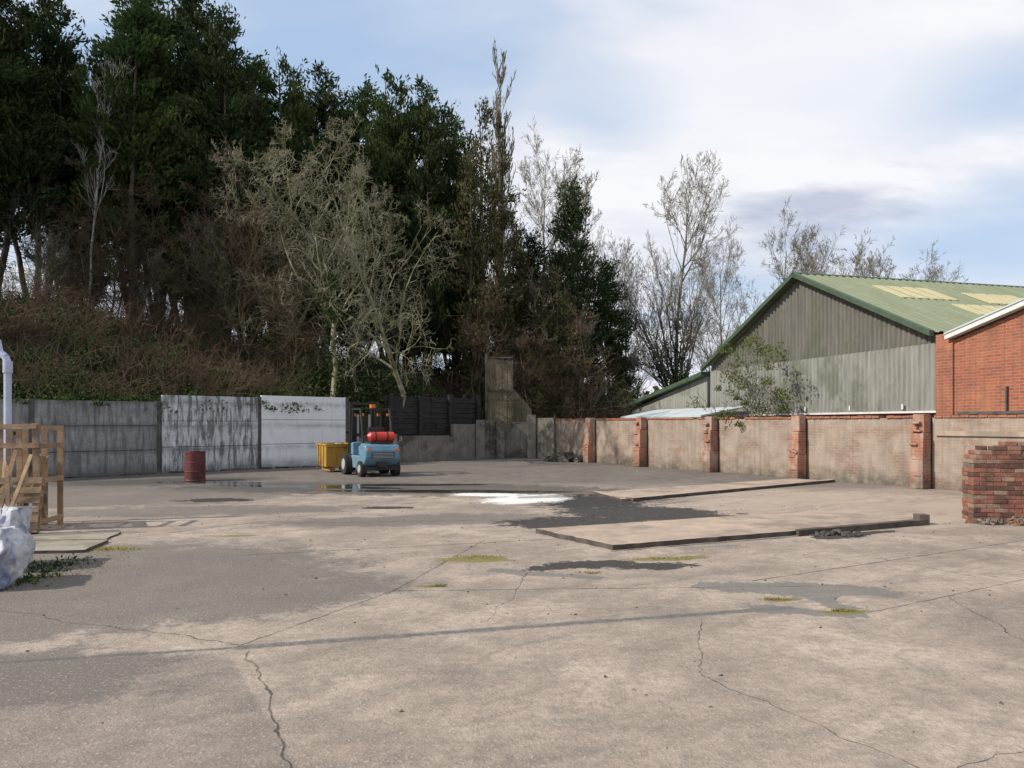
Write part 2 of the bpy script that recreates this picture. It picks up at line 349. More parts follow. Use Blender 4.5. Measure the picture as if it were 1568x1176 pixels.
# ------------------------------------------------------------ back block wall
def wallseg(mb,p,q,h,th=.22,mi=0,z0=0):
    p=Vector((p[0],p[1],0));q=Vector((q[0],q[1],0));L=(q-p).length
    M=Matrix.Translation(p)@Matrix.Rotation(math.atan2(q.y-p.y,q.x-p.x),4,'Z')
    x=0
    while x<L:
        l=min(.45,L-x)
        hh=h+random.choice([0,0,0,0,-.07,.0,-.2 if random.random()<.3 else 0])
        mb.box(x,x+l-.004,0+random.uniform(-.006,.006),th,z0,hh,mi,M); x+=.45
mb=MB()
wallseg(mb,(-6.7,31.5),(-5.1,33.2),1.12); wallseg(mb,(-5.1,33.2),(-2.7,35.6),1.14); wallseg(mb,(-2.7,35.6),(-1.5,36.8),1.66)
wallseg(mb,(-1.5,36.8),(-.5,37.2),1.8); wallseg(mb,(-.5,37.2),(.95,37.3),1.75); wallseg(mb,(.95,37.3),(1.95,36.0),1.95)
for x,y,h in ((-1.5,36.7,1.85),(-.55,37.05,2.0),(.95,37.1,2.1),(-5.15,33.1,1.2)):
    mb.box(x-.2,x+.2,y-.2,y+.2,0,h,0,jit=.015)
mb.obj('block_boundary_wall',[M_block],bevel=.01)
mb=MB()
a=Vector((-5.5,33.7,0));bq=Vector((-1.75,37.6,0));L=(bq-a).length
M=Matrix.Translation(a)@Matrix.Rotation(math.atan2(bq.y-a.y,bq.x-a.x),4,'Z')
for j in range(8):
    x=-.1*random.random()
    for k in range(2):
        e=L*(k+1)/2+random.uniform(-.3,.1)
        mb.box(x,e,-.07+random.uniform(-.03,.03),.07,.95+j*.245,.95+j*.245+.225,0,M,jit=.01); x=e+.02
for t in (0.02,.33,.66,1.0): mb.box(L*t-.09,L*t+.09,-.22,-.08,0,3.05 if t>.5 else 2.95,0,M)
mb.obj('sleeper_retaining_wall',[M_sleeper],bevel=.008)
M_tan=simple('old_boarding',(.30,.255,.17),(.20,.175,.12),1.8,.9,.4,st=(6,1,.4),cc=(.14,.13,.08))
mb=MB()
def tp_(x): return 5.0-(x+1.25)*.12 if x<0 else 3.55-x*1.15
x=-1.25
while x<.94:
    w_=.125; dy=random.uniform(-.01,.01); dz=random.uniform(-.02,.02)
    mb.xprism([(x,1.0),(x+w_-.008,1.0),(x+w_-.008,tp_(x+w_-.01)+dz),(x,tp_(x)+dz)],39.0+dy,39.1,0); x+=w_
mb.box(-1.36,-1.24,38.86,39.2,0,5.2,1); mb.box(-.02,.06,38.86,38.98,1,4.9,1); mb.box(-1.24,0,38.92,38.985,3.3,3.4,1); mb.box(-1.3,.06,38.9,39.15,4.98,5.06,1)
mb.obj('derelict_boarded_wall',[M_tan,M_post])
mb=MB()
for i in range(8):
    x=-8.2+i*.95; y=34.6+i*.9; z=th(x,y)
    mb.cyl((x,y,z-.2),(x,y,z+1.9),.03,.03,6,0)
    if i<7:
        for k in range(7):
            x2,y2=x+.95,y+.9; mb.cyl((x,y,z+.3+k*.25),(x2,y2,th(x2,y2)+.3+k*.25),.008,.008,4,0,cap=False)
mb.obj('wire_fence',[simple('galv',(.15,.15,.14),(.2,.2,.19),5,.5,.1,metal=.5)])
# ------------------------------------------------------------ yard wall with buttresses
W0=Vector((1.95,36.0,0)); W1=Vector((12.75,16.58,0)); WL=(W1-W0).length; wang=math.atan2(W1.y-W0.y,W1.x-W0.x)
par=empty('yard_boundary_wall',W0,wang)
buts=[3.35,6.83,10.67,14.4,18.35]
mb=MB(); edges=[0]+buts+[WL]
for k in range(len(edges)-1):
    x0,x1=edges[k],edges[k+1]
    mb.box(x0+.04,x1-.04,random.uniform(0,.02),.22,0,1.84,0)
mb.obj('brick_bays',[M_yard],parent=par)
mb=MB()
for x in buts: mb.box(x-.045,x+.10,.03,.2,0,1.83,0)
mb.obj('bay_gaps',[M_post],parent=par)
mb=MB(); x=0
while x<WL-.25:
    l=.225
    if random.random()>.06: mb.box(x,x+l-.012,-.025,.245,1.842,1.842+.065+random.uniform(-.012,.008),0,jit=.006)
    x+=l
mb.obj('coping_bricks',[M_red],parent=par)
for x in buts:
    mb=MB(); w=.34
    mb.box(x-w,x+.02,-.40,-.002,0,.75,0,jit=.01); mb.box(x-w+.02,x+.01,-.36,-.002,.752,1.45,0,jit=.012)
    mb.xprism([(x-w+.03,1.452),(x+.0,1.452),(x+.0,1.93),(x-w+.03,1.93)],-.30,-.004,0)
    for i in range(6):
        xx=random.uniform(x-w-.02,x-.2); zz=random.uniform(.1,1.7); mb.box(xx,xx+.2,-.42,-.3,zz,zz+.065,0,jit=.01)
    mb.obj('buttress',[M_but],parent=par,bevel=.02)
mb=MB(); mb.cyl((.25,-.1,0),(.25,-.1,2.1),.05,.05,10,0); mb.box(18.5,WL,-.05,-.003,1.38,1.5,1); mb.obj('pipe_and_lintel',[M_post,M_conc],parent=par)
# ------------------------------------------------------------ warehouse
wa=math.atan2(.27,.963)
wh=empty('corrugated_warehouse',(11.68,21,0),wa)
YW=12.0; AP=YW/2; EZ=4.12; AZ=6.82
def roofz(y): return EZ+(AZ-EZ)*(1-abs(y-AP)/AP)
n=int(YW/.19*6); ys=np.linspace(0,YW,n+1)
V=[];F=[];MI=[]
for zf0,zf1,off,mi in ((lambda y:2.05,lambda y:3.9,-.05,1),(lambda y:3.86,lambda y:roofz(y)-.05,.0,0)):
    o0=len(V)
    for y in ys:
        x=off+.045*math.sin(2*math.pi*y/.19)
        V+= [(x,y,zf0(y)),(x,y,max(zf1(y),zf0(y)+.01))]
    for i in range(n): F.append((o0+2*i,o0+2*i+2,o0+2*i+3,o0+2*i+1)); MI.append(mi)
addob('corrugated_gable_cladding',quadmesh('gable',V,F,[M_shU,M_shL],MI),parent=wh)
mb=MB()
mb.box(.07,.2,0,YW,0,1.98,0); mb.box(-.10,.2,.01,YW,1.985,2.045,1)
mb.box(.15,25,YW-.1,YW,0,EZ,0)
for k in range(5): mb.box(-.12,-.095,1.2+k*2.2,1.26+k*2.2,2.1,2.25,1)
mb.obj('brick_plinth',[M_red,M_white],parent=wh)
n=int(25.3/.3*6); xs=np.linspace(-.3,25,n+1); V=[];F=[];MI=[]
for side_ in (0,1):
    o0=len(V)
    for x in xs:
        ph=(x/.3)%1; dz=.035 if ph<.35 else 0.0
        for t in np.linspace(0,1,6):
            y=(AP*t if side_==0 else YW+.15-(AP+.15)*t); z=(EZ+.06+(AZ-EZ)*t if side_==0 else EZ-.02+(AZ-EZ+.08)*t)
            V.append((x,y,z+dz))
    for i in range(n):
        for j in range(5):
            F.append((o0+6*i+j,o0+6*i+6+j,o0+6*i+7+j,o0+6*i+j+1)); MI.append(0)
addob('green_roof',quadmesh('roof',V,F,[M_green],MI),parent=wh)
mb=MB(); sl=(AZ-EZ)/AP
for x0,t0,t1 in ((1.9,.57,.80),(3.3,.30,.48),(5.3,.54,.74),(9.5,.3,.5)):
    for k in range(4):
        xa=x0+k*.6; y0,y1=AP*t0,AP*t1
        vs=[(xa,y0,EZ+.115+sl*y0),(xa+.46,y0,EZ+.115+sl*y0),(xa+.46,y1,EZ+.115+sl*y1),(xa,y1,EZ+.115+sl*y1)]
        mb.hexa(vs+[(a,b_,c-.03) for a,b_,c in vs],0)
mb.obj('rooflights',[M_sky],parent=wh)
mb=MB()
for s in (0,1):
    ya,yb=(0,AP) if s==0 else (YW+.3,AP)
    za,zb=(EZ,AZ) if s==0 else (EZ-.14,AZ)
    mb.hexa([(-.36,ya,za-.05),(-.36,yb,zb-.05),(-.36,yb,zb+.11),(-.36,ya,za+.11),(-.2,ya,za-.05),(-.2,yb,zb-.05),(-.2,yb,zb+.11),(-.2,ya,za+.11)],0)
mb.cyl((-.36,AP,AZ+.06),(25,AP,AZ+.06),.06,.06,8,0)
mb.obj('verge_and_ridge',[M_verge],parent=wh)
mb=MB(); mb.box(24.8,25,0,YW,0,EZ,0); mb.obj('rear_wall',[M_red],parent=wh)
mb=MB(); l0,l1=YW+.35,20.0
mb.add([(0,l0,0),(0,l1,0),(0,l1,2.45),(0,l0,3.7),(8,l0,0),(8,l1,0),(8,l1,2.45),(8,l0,3.7)],[(0,1,2,3),(7,6,5,4),(1,5,6,2),(0,3,7,4)],0)
mb.hexa([(-.3,l0,3.72),(-.3,l1+.3,2.5),(8,l1+.3,2.5),(8,l0,3.72),(-.3,l0,3.9),(-.3,l1+.3,2.66),(8,l1+.3,2.66),(8,l0,3.9)],1)
mb.obj('lean_to',[M_shL,M_verge],parent=wh)
mb=MB()
mb.hexa([(-2.2,9.0,2.0),(-2.2,16.5,2.0),(-.3,16.5,2.35),(-.3,9.0,2.35),(-2.2,9.0,1.93),(-2.2,16.5,1.93),(-.3,16.5,2.28),(-.3,9.0,2.28)],0)
for y in (9.2,12.7,16.3): mb.box(-2.15,-2.05,y-.05,y+.05,0,1.93,1)
mb.obj('pale_shed_roof',[M_roofg,M_post],parent=wh)
bb=empty('brick_workshop',(11.68,21,0),wa)
mb=MB()
def vz(y): return 3.98+(-.5-y)*.245
pts=[(-.55,0),(-.55,3.9),(-8,vz(-8)-.1),(-15.5,3.9),(-15.5,0)]
vs=[(-.10,y,z) for y,z in pts]+[(.2,y,z) for y,z in pts]
mb.add(vs,[(0,1,2,3,4),(9,8,7,6,5)]+[(i,(i+1)%5,5+(i+1)%5,5+i) for i in range(5)],0)
mb.box(-.16,.25,-.58,-.02,0,4.1,0)
mb.obj('brick_gable',[M_red],parent=bb)
mb=MB()
for y0,y1 in ((-.45,-8),(-15.6,-8)):
    z0,z1=vz(y0) if y0>-8 else 3.95,vz(-8)
    mb.hexa([(-.30,y0,z0-.04),(-.30,y1,z1-.04),(-.30,y1,z1+.09),(-.30,y0,z0+.09),(-.101,y0,z0-.04),(-.101,y1,z1-.04),(-.101,y1,z1+.09),(-.101,y0,z0+.09)],0)
    mb.hexa([(-.33,y0,z0+.09),(-.33,y1,z1+.09),(20,y1,z1+.09),(20,y0,z0+.09),(-.33,y0,z0+.13),(-.33,y1,z1+.13),(20,y1,z1+.13),(20,y0,z0+.13)],1)
mb.box(-.17,-.102,-3.4,-.7,1.93,2.0,2); mb.box(-.18,-.103,-2.2,-2.16,2.0,2.6,2)
mb.obj('roof_and_bargeboard',[M_white,M_roofg,M_post],parent=bb)
# ------------------------------------------------------------ slabs in yard
def jpoly(pts,step=.25,j=.02):
    out=[]
    for i in range(len(pts)):
        a=Vector(pts[i]);b_=Vector(pts[(i+1)%len(pts)]);k=max(1,int((b_-a).length/step))
        for t in range(k):
            q=a.lerp(b_,t/k); out.append((q.x+random.uniform(-j,j),q.y+random.uniform(-j,j)))
    return out
mb=MB(); mb.prism(jpoly([(.36,11.9),(1.36,10.3),(4.47,11.75),(6.95,13.0),(7.0,13.45),(5.6,14.1),(3.8,13.5)],.13,.02),-.05,.07,0,1)
mb.prism(jpoly([(4.3,11.55),(6.95,12.85),(6.9,12.98),(4.3,11.7)],.2,.01),-.05,.09,0)
mb.box(6.8,6.98,12.85,13.05,0,.17,0)
mb.obj('raised_concrete_slab',[M_concd,M_conc],bevel=.006)
mb=MB(); mb.prism(jpoly([(2.08,18.7),(2.64,16.75),(9.3,22.2),(8.5,23.3)]),-.05,.03,0,1)
mb.prism(jpoly([(2.64,16.7),(9.3,22.15),(9.2,22.35),(2.5,16.9)],.2,.012),-.05,.075,0,1)
mb.prism(jpoly([(2.6,16.8),(2.12,18.7),(1.95,18.65),(2.4,16.75)],.3,.02),-.05,.05,0,1)
mb.obj('low_foundation_kerb',[M_concd,M_conc],bevel=.006)
mb=MB(); M=Matrix.Translation((-5.9,10.4,0))@Matrix.Rotation(.12,4,'Z')
mb.prism(jpoly([(-1.5,-.35),(.25,-.35),(.2,.55),(-1.5,.6)],.2,.015),-.02,.04,0,1,M)
mb.prism(jpoly([(-1.6,.75),(.1,.72),(.05,1.5),(-1.6,1.5)],.2,.015),-.02,.025,0,1,M)
mb.obj('concrete_base_slab',[M_concd,simple('base_concrete',(.33,.30,.24),(.25,.23,.18),1.6,.92,.5,cc=(.2,.18,.13))],bevel=.006)
def rubble(name,c,n,sp,smin,smax,mats,hgt=.15):
    mb=MB()
    for i in range(n):
        r=random.random()**.6; t=random.uniform(0,6.28); s=random.uniform(smin,smax)
        x=c[0]+math.cos(t)*r*sp[0]; y=c[1]+math.sin(t)*r*sp[1]; z=(1-r)*hgt*random.random()
        M=Matrix.Translation((x,y,z))@Matrix.Rotation(random.uniform(0,6.28),4,Vector((random.random(),random.random(),1)).normalized())
        mb.box(-s,s,-s*.7,s*.7,-s*.4,s*.5,random.randrange(len(mats)),M,jit=s*.25)
    return mb.obj(name,mats)
rubble('rubble_pile',(4.95,11.7),90,(.55,.2),.015,.045,[M_concd,M_post],.06)
rubble('brick_debris',(8.3,13.0),60,(.6,.3),.02,.07,[M_red,M_block],.1)
rubble('timber_debris_pile',(2.6,34.0),60,(1.0,.6),.06,.25,[M_sleeper,M_concd],.35)
rubble('scattered_stones',(0,11),420,(8,8),.004,.014,[M_concd,M_block],.0)
# ------------------------------------------------------------ ruined brick wall right
mb=MB(); Mx=Matrix.Translation((8.0,13.35,0))@Matrix.Rotation(math.radians(-8),4,'Z')
for c in range(18):
    z=c*.077; L=3.0
    st=[0,0,.01,0,0,.02,0,0,0,.01,0,0,.02,0,.04,.10,.22,.5][c]
    xx=st+(0 if c%2 else -.11)
    while xx<L:
        a_=max(xx,st)
        for r in range(2):
            if xx+.215>a_+.03 and not (c>=15 and random.random()<.15):
                rr=random.random()
                mb.box(a_+random.uniform(-.006,.005),xx+.218,r*.225+random.uniform(-.006,.006),r*.225+.215,z,z+.069,0 if rr<.55 else (2 if rr<.82 else 3),Mx,jit=.003)
        xx+=.225
mb.box(.012,2.95,.012,.425,0,14*.077,1,Mx); mb.box(.12,2.95,.012,.425,14*.077,15.6*.077,1,Mx); mb.box(.5,2.95,.012,.425,15.6*.077,17*.077,1,Mx)
mb.obj('ruined_brick_wall',[simple('old_brick',(.22,.085,.058),(.31,.15,.11),5,.9,.6,cc=(.13,.075,.06)),simple('old_mortar',(.20,.165,.135),(.13,.11,.09),9,.9,.6),simple('old_brick_dark',(.09,.05,.04),(.15,.08,.06),5,.9,.6),simple('old_brick_limey',(.33,.23,.18),(.25,.15,.11),9,.9,.6)],bevel=.005,seg=1)
# ------------------------------------------------------------ forklift
def paint(name,c,rough=.4,cc=None): return simple(name,c,(c[0]*.75,c[1]*.75,c[2]*.75),3,rough,.05,spec=.5,cc=cc)
F_blue=paint('blue_paint',(.14,.28,.38),.35,(.19,.27,.32)); F_dk=simple('black_metal',(.015,.015,.016),(.03,.03,.03),5,.5,.1,spec=.4)
F_rub=simple('tyre_rubber',(.02,.02,.02),(.045,.042,.04),7,.85,.3); F_red=paint('red_paint',(.62,.04,.025)); F_or=paint('orange_lamp',(.8,.2,.03))
F_gry=paint('light_grey_paint',(.45,.47,.47)); F_yel=simple('skip_yellow',(.46,.28,.05),(.33,.19,.04),2,.6,.2,cc=(.18,.09,.04))
fl=empty('forklift_truck',(-4.62,25.3,0),math.radians(118)); fl.scale=(1.05,1.10,1.05)
mb=MB()
mb.xprism([(-1.0,.42),(-1.12,.55),(-1.13,.80),(-1.05,.98),(-.55,1.02),(-.5,.9),(-.45,.32),(-.85,.30)],-.52,.52,0)
mb.obj('counterweight',[F_blue],parent=fl,bevel=.07,seg=4)
mb=MB()
mb.box(-.46,.62,-.5,.5,.22,.62,0); mb.box(-.46,-.05,-.42,.42,.62,.92,0); mb.box(.45,.68,-.45,.45,.62,1.02,0)
mb.obj('chassis',[F_blue],parent=fl,bevel=.04,seg=3)
mb=MB()
mb.box(-1.145,-1.125,-.34,.34,.56,.74,0); mb.box(-1.10,-1.0,-.15,.15,.30,.45,0); mb.box(-.95,-.4,-.505,.505,.20,.31,0)
for k in range(4): mb.box(-1.155,-1.14,-.32,.32,.575+k*.042,.59+k*.042,1)
mb.box(-1.135,-1.10,.36,.46,.78,.86,2); mb.box(-1.135,-1.10,-.46,-.36,.78,.86,2)
mb.obj('radiator_grille',[F_dk,F_gry,F_or],parent=fl)
mb=MB()
for x,r,w in((-.72,.24,.17),(.62,.33,.22)):
    for s in (-1,1):
        y0=s*(.58 if x>0 else .50); mb.cyl((x,y0-w/2,r),(x,y0+w/2,r),r,r,28,0)
        mb.cyl((x,y0+s*(w/2-.01),r),(x,y0+s*(w/2+.012),r),r*.55,r*.5,18,1)
mb.obj('wheels',[F_rub,F_gry],parent=fl,bevel=.02)
mb=MB()
for s in (-1,1):
    mb.tube([(-.62,s*.44,.98),(-.50,s*.44,1.55),(-.35,s*.44,2.05)],.032,8,0)
    mb.tube([(.58,s*.44,1.0),(.42,s*.44,2.05)],.032,8,0)
    mb.box(-.37,.45,s*.44-.03,s*.44+.03,2.03,2.09,0)
for k in range(7): x=-.34+k*.125; mb.box(x,x+.03,-.42,.42,2.045,2.08,0)
mb.obj('overhead_guard',[F_dk],parent=fl)
mb=MB(); mb.cyl((-.82,-.40,1.20),(-.82,.30,1.20),.155,.155,20,0); mb.cyl((-.82,.30,1.20),(-.82,.38,1.20),.155,.07,20,0); mb.cyl((-.82,-.46,1.20),(-.82,-.40,1.20),.08,.155,20,0)
mb.cyl((-.82,.38,1.20),(-.82,.44,1.20),.05,.05,10,1)
for y in (-.2,.15): mb.cyl((-.82,y-.02,1.20),(-.82,y+.02,1.20),.162,.162,20,1)
mb.box(-.95,-.69,-.35,.3,1.0,1.07,1)
mb.obj('gas_cylinder',[F_red,F_dk],parent=fl)
mb=MB()
mb.box(-.42,.02,-.25,.25,.93,1.06,0); mb.box(-.5,-.38,-.25,.25,1.0,1.5,0)
mb.obj('seat',[F_dk],parent=fl,bevel=.04,seg=3)
mb=MB()
mb.cyl((.5,.0,1.0),(.3,.0,1.25),.02,.02,8,0)
for i in range(16):
    t=2*math.pi*i/16;t2=2*math.pi*(i+1)/16
    f=lambda t:(.3+.11*math.cos(t),.17*math.sin(t),1.25+.1*math.cos(t)); mb.cyl(f(t),f(t2),.014,.014,6,0)
for s in(-1,1):
    mb.box(.76,.86,s*.40-.05,s*.40+.05,.08,2.30,0); mb.box(.87,.95,s*.30-.04,s*.30+.04,.10,2.25,0)
    mb.cyl((.82,s*.18,.2),(.82,s*.18,1.9),.035,.035,8,1)
for z in (.3,1.2,2.2): mb.box(.78,.86,-.42,.42,z,z+.09,0)
for y in(-.42,-.21,0,.21,.42): mb.box(.97,1.0,y-.02,y+.02,.35,1.35,0)
mb.box(.965,1.005,-.52,.52,.33,.43,0); mb.box(.965,1.005,-.52,.52,1.3,1.36,0)
for s in(-1,1): mb.box(1.0,2.0,s*.25-.05,s*.25+.05,.10,.14,0); mb.box(1.0,1.04,s*.25-.05,s*.25+.05,.1,.6,0)
for s in(-1,1): mb.box(-.40,-.33,s*.40-.05,s*.40+.05,1.84,1.92,2); mb.box(.47,.53,s*.38-.05,s*.38+.05,1.84,1.93,2)
mb.box(-.2,0,-.06,.06,2.09,2.2,2)
mb.obj('mast_and_forks',[F_dk,F_gry,F_or],parent=fl)
sk=empty('tipping_skip',(-6.22,27.25,0),math.radians(118))
mb=MB(); W=.52
def sidev(inset): return [(-.62+inset,.2+inset),(-.62+inset,.95),(.75-inset,1.0),(.42-inset,.2+inset)]
so=sidev(0); si=sidev(.04)
vo=[(x,-W,z) for x,z in so]+[(x,W,z) for x,z in so]; vi=[(x,-W+.04,z) for x,z in si]+[(x,W-.04,z) for x,z in si]
fo=[(0,1,5,4),(2,3,7,6),(3,0,4,7),(0,3,2,1),(4,5,6,7)]
mb.add(vo,fo,0); mb.add(vi,[f[::-1] for f in fo],0)
mb.add(vo+vi,[(1,2,10,9),(2,6,14,10),(6,5,13,14),(5,1,9,13)],0)
mb.obj('hopper',[F_yel],parent=sk)
mb=MB()
for s in(-1,1):
    mb.box(-.6,.5,s*.3-.09,s*.3+.09,.03,.17,0); mb.box(-.64,.78,s*.53-.02,s*.53+.02,.92,.99,0)
    for x in(-.3,.1,.4): mb.box(x-.03,x+.03,s*.535-.02,s*.535+.02,.22,.92,0)
mb.box(-.66,-.62,-.52,.52,.88,.99,0); mb.box(-.67,-.62,-.25,-.2,.2,.9,0); mb.box(-.67,-.62,.2,.25,.2,.9,0)
mb.obj('frame',[F_yel],parent=sk,bevel=.01)
rl=rubble('rubbish_load',(0,0),30,(.4,.35),.05,.12,[M_conc,M_block],.1); rl.location.z=.85; rl.parent=sk
# ------------------------------------------------------------ oil drum
dr=MB(); M_drum=simple('rusty_drum',(.10,.027,.027),(.15,.045,.04),4,.6,.2,cc=(.07,.028,.022))
prof=[(.0,.29),(.02,.305),(.05,.29),(.27,.29),(.285,.303),(.30,.29),(.54,.29),(.555,.303),(.57,.29),(.80,.29),(.83,.29),(.85,.305),(.87,.295)]
for (z0,r0),(z1,r1) in zip(prof[:-1],prof[1:]): dr.cyl((0,0,z0),(0,0,z1),r0,r1,28,0,cap=False)
dr.cyl((0,0,.835),(0,0,.845),.285,.285,28,1); dr.cyl((.15,0,.84),(.15,0,.865),.03,.03,10,1)
dr.obj('oil_drum',[M_drum,F_dk],(-9.35,22.7,0))
# ------------------------------------------------------------ pallets / crate, pole, bag on left
M_wood=simple('pallet_wood',(.40,.27,.16),(.28,.19,.12),3,.85,.4,st=(1,1,3),cc=(.19,.14,.10))
def pallet(name,M):
    mb=MB()
    for k in range(3):
        x=[0,.53,1.1][k]
        for y in (0,.36,.74): mb.box(x,x+.1,y,y+.1 ,.02,.10,0,M,jit=.004)
        mb.box(x,x+.1,0,.84,-.002,.018,0,M)
        mb.box(x,x+.1,0,.84,.102,.12,0,M)
    for k in range(6):
        y=k*.15; mb.box(0,1.2,y,y+.1,.122,.14,0,M,jit=.004)
    return mb.obj(name,[M_wood])
def P3(loc,rx,ry,rz): return Matrix.Translation(loc)@Matrix.Rotation(rz,4,'Z')@Matrix.Rotation(ry,4,'Y')@Matrix.Rotation(rx,4,'X')
cr=MB()
for x in (0,.30,.55,.85,1.1):
    cr.box(x,x+.09,0,.03,0,1.74-random.random()*.12,0,P3((-8.62,12.0,0),0,random.uniform(-.03,.03),.1),jit=.006)
    cr.box(x,x+.09,.75,.78,0,1.6,0,P3((-8.62,12.0,0),0,0,.1),jit=.006)
for z in (.1,.75,1.3,1.58):
    cr.box(0,1.2,-.03,-.002,z,z+.08,0,P3((-8.62,12.0,0),0,random.uniform(-.04,.04),.1))
    cr.box(1.16,1.19,0,.78,z,z+.08,0,P3((-8.62,12.0,0),0,0,.1))
cr.obj('wooden_crate',[M_wood])
pallet('wooden_pallet',P3((-8.35,11.4,.02),math.radians(72),0,.25))
pallet('wooden_pallet',P3((-7.7,12.1,.0),0,math.radians(-74),.5))
pl=MB()
for i in range(9):
    pl.box(-.03,.03,-.01,.01,0,random.uniform(.9,1.6),0,P3((-8.2+i*.1,11.3+random.uniform(-.1,.1),0),random.uniform(-.35,-.1),random.uniform(-.35,.35),random.uniform(-.4,.4)))
pl.obj('loose_planks',[M_wood])
mb=MB(); pb=paint('blue_white_pipe',(.50,.56,.72),.4)
mb.cyl((-8.52,13.0,0),(-8.52,13.0,2.72),.06,.06,14,0); mb.cyl((-8.52,13.0,2.55),(-8.52,13.0,2.74),.075,.075,14,0)
mb.tube([(-8.52,13,2.72),(-8.56,13,2.82),(-8.66,13,2.9),(-8.7,13,3.1)],.06,12,0); mb.box(-8.62,-8.42,13.05,13.12,1.5,1.56,1)
mb.obj('drainpipe',[pb,F_dk])
def bag(name,loc,s,mat):
    bm=bmesh.new(); bmesh.ops.create_cube(bm,size=1); bmesh.ops.subdivide_edges(bm,edges=bm.edges[:],cuts=30,use_grid_fill=True)
    for v in bm.verts:
        p=v.co.copy(); q=p.normalized()*.62; p=p.lerp(q,.4)
        p+=mn.noise_vector(p*2.2+Vector(loc))*.13+mn.noise_vector(p*5+Vector(loc))*.05
        k=abs(mn.noise(p*5+Vector(loc)*3)); p*=1-.13*max(0,.22-k)*2
        p+=mn.noise_vector(p*17)*.010
        if p.z>.26 and abs(p.x)<.36 and abs(p.y)<.36: p.z-=.28
        v.co=Vector((p.x*s[0],p.y*s[1],(p.z+.48)*s[2]))
    me=bpy.data.meshes.new(name); bm.to_mesh(me); bm.free(); me.materials.append(mat)
    for p in me.polygons: p.use_smooth=True
    return addob(name,me,loc,.3)
M_bag=simple('woven_bag',(.50,.51,.54),(.60,.61,.63),2.5,.6,.3,lo=.45,hi=.55,cc=(.17,.20,.30))
bag('bulk_bag',(-5.62,8.0,0),(.8,.7,.62),M_bag)
bag('bulk_bag',(-6.15,9.0,0),(.8,.8,.78),M_bag)
# ------------------------------------------------------------ trees
def conifer(seed,Ht,Rm,zb,nb,nl,mats,droop=0.25,pw=.75,lw=1.0,lead=((0,0,1),),sp=.42,rlo=.4,sparse=0):
    global R
    R=np.random.default_rng(seed)
    ld=np.array(lead); li=R.integers(0,len(ld),nb); hh=ld[li,2]*Ht; ox=ld[li,:2]
    q=np.linspace(0,1,nb); R.shuffle(q)
    z=zb+(hh-zb)*q*.985+R.normal(0,.15,nb)
    t=np.clip((z-zb)/(hh-zb),0,1)
    rad=Rm*((1-t)**pw)*np.minimum(1,.5+t*3)*R.uniform(rlo,1.25,nb)*(1 if len(ld)==1 else .8)+.2
    az=R.uniform(0,2*np.pi,nb); out=np.stack([np.cos(az),np.sin(az),np.zeros(nb)],1)
    tilt=R.uniform(-.15,.8,nb)+droop*t*1.5
    pr=rad*(np.clip(t*4+.25,0,1) if sparse else 1); bi=R.choice(nb,nl,p=pr/pr.sum())
    s=R.uniform(.2,1,nl)**.65
    def bp(bi,s):
        zf=np.clip(z[bi]/Ht,0,1)
        return np.stack([ox[bi,0]*np.minimum(1,zf*3),ox[bi,1]*np.minimum(1,zf*3),z[bi]],1)+out[bi]*(s*rad[bi])[:,None]+np.array([0,0,1])*((tilt[bi]*s*rad[bi]*.6)+.25*(s**2)*rad[bi]*.4)[:,None]
    C=bp(bi,s)
    sub=R.integers(0,8,nl); so=np.random.default_rng(seed+5).normal(0,sp,(nb,8,3)); so[:,:,2]*=.6
    C=C+so[bi,sub]*(.35+.5*s)[:,None]+R.normal(0,.12,(nl,3))
    ax=out[bi]*.8+np.array([0,0,.75])
    L=R.uniform(.14,.36,nl)*lw; Lv,Lf=leaves(C,L,L*.36,ax,.75)
    parts=[]
    for (lx,ly,lh) in lead:
        nbz=14; zz=np.linspace(-.5,Ht*lh*.97,nbz); wob=np.cumsum(R.normal(0,.05,(nbz,2)),0); k=np.minimum(1,np.clip(zz/Ht,0,1)*3)
        tp=np.stack([wob[:,0]+lx*k,wob[:,1]+ly*k,zz],1); tr=np.linspace(.22,.03,nbz)
        parts.append((*tubes(tp[:-1],tp[1:],tr[:-1],tr[1:],7),0))
    idx=np.arange(nb); B0=bp(idx,np.zeros(nb)); Bm=bp(idx,np.full(nb,.5)); B1=bp(idx,np.ones(nb))
    parts.append((*tubes(np.concatenate([B0,Bm]),np.concatenate([Bm,B1]),np.full(2*nb,.035),np.concatenate([np.full(nb,.025),np.full(nb,.008)]),3),0))
    k=60; za=R.uniform(1.0,zb+1,k); aa=R.uniform(0,6.28,k); l=R.uniform(.5,2.4,k)
    S0=np.stack([np.zeros(k),np.zeros(k),za],1); S1=S0+np.stack([np.cos(aa)*l,np.sin(aa)*l,R.uniform(-.5,.5,k)],1)
    parts+=[(*tubes(S0,S1,np.full(k,.03),np.full(k,.006),3),0),(Lv,Lf,1)]
    V,F,MI=join(parts); me=quadmesh('conifer',V,F,mats,MI); me['h']=float(V[:,2].max()); return me
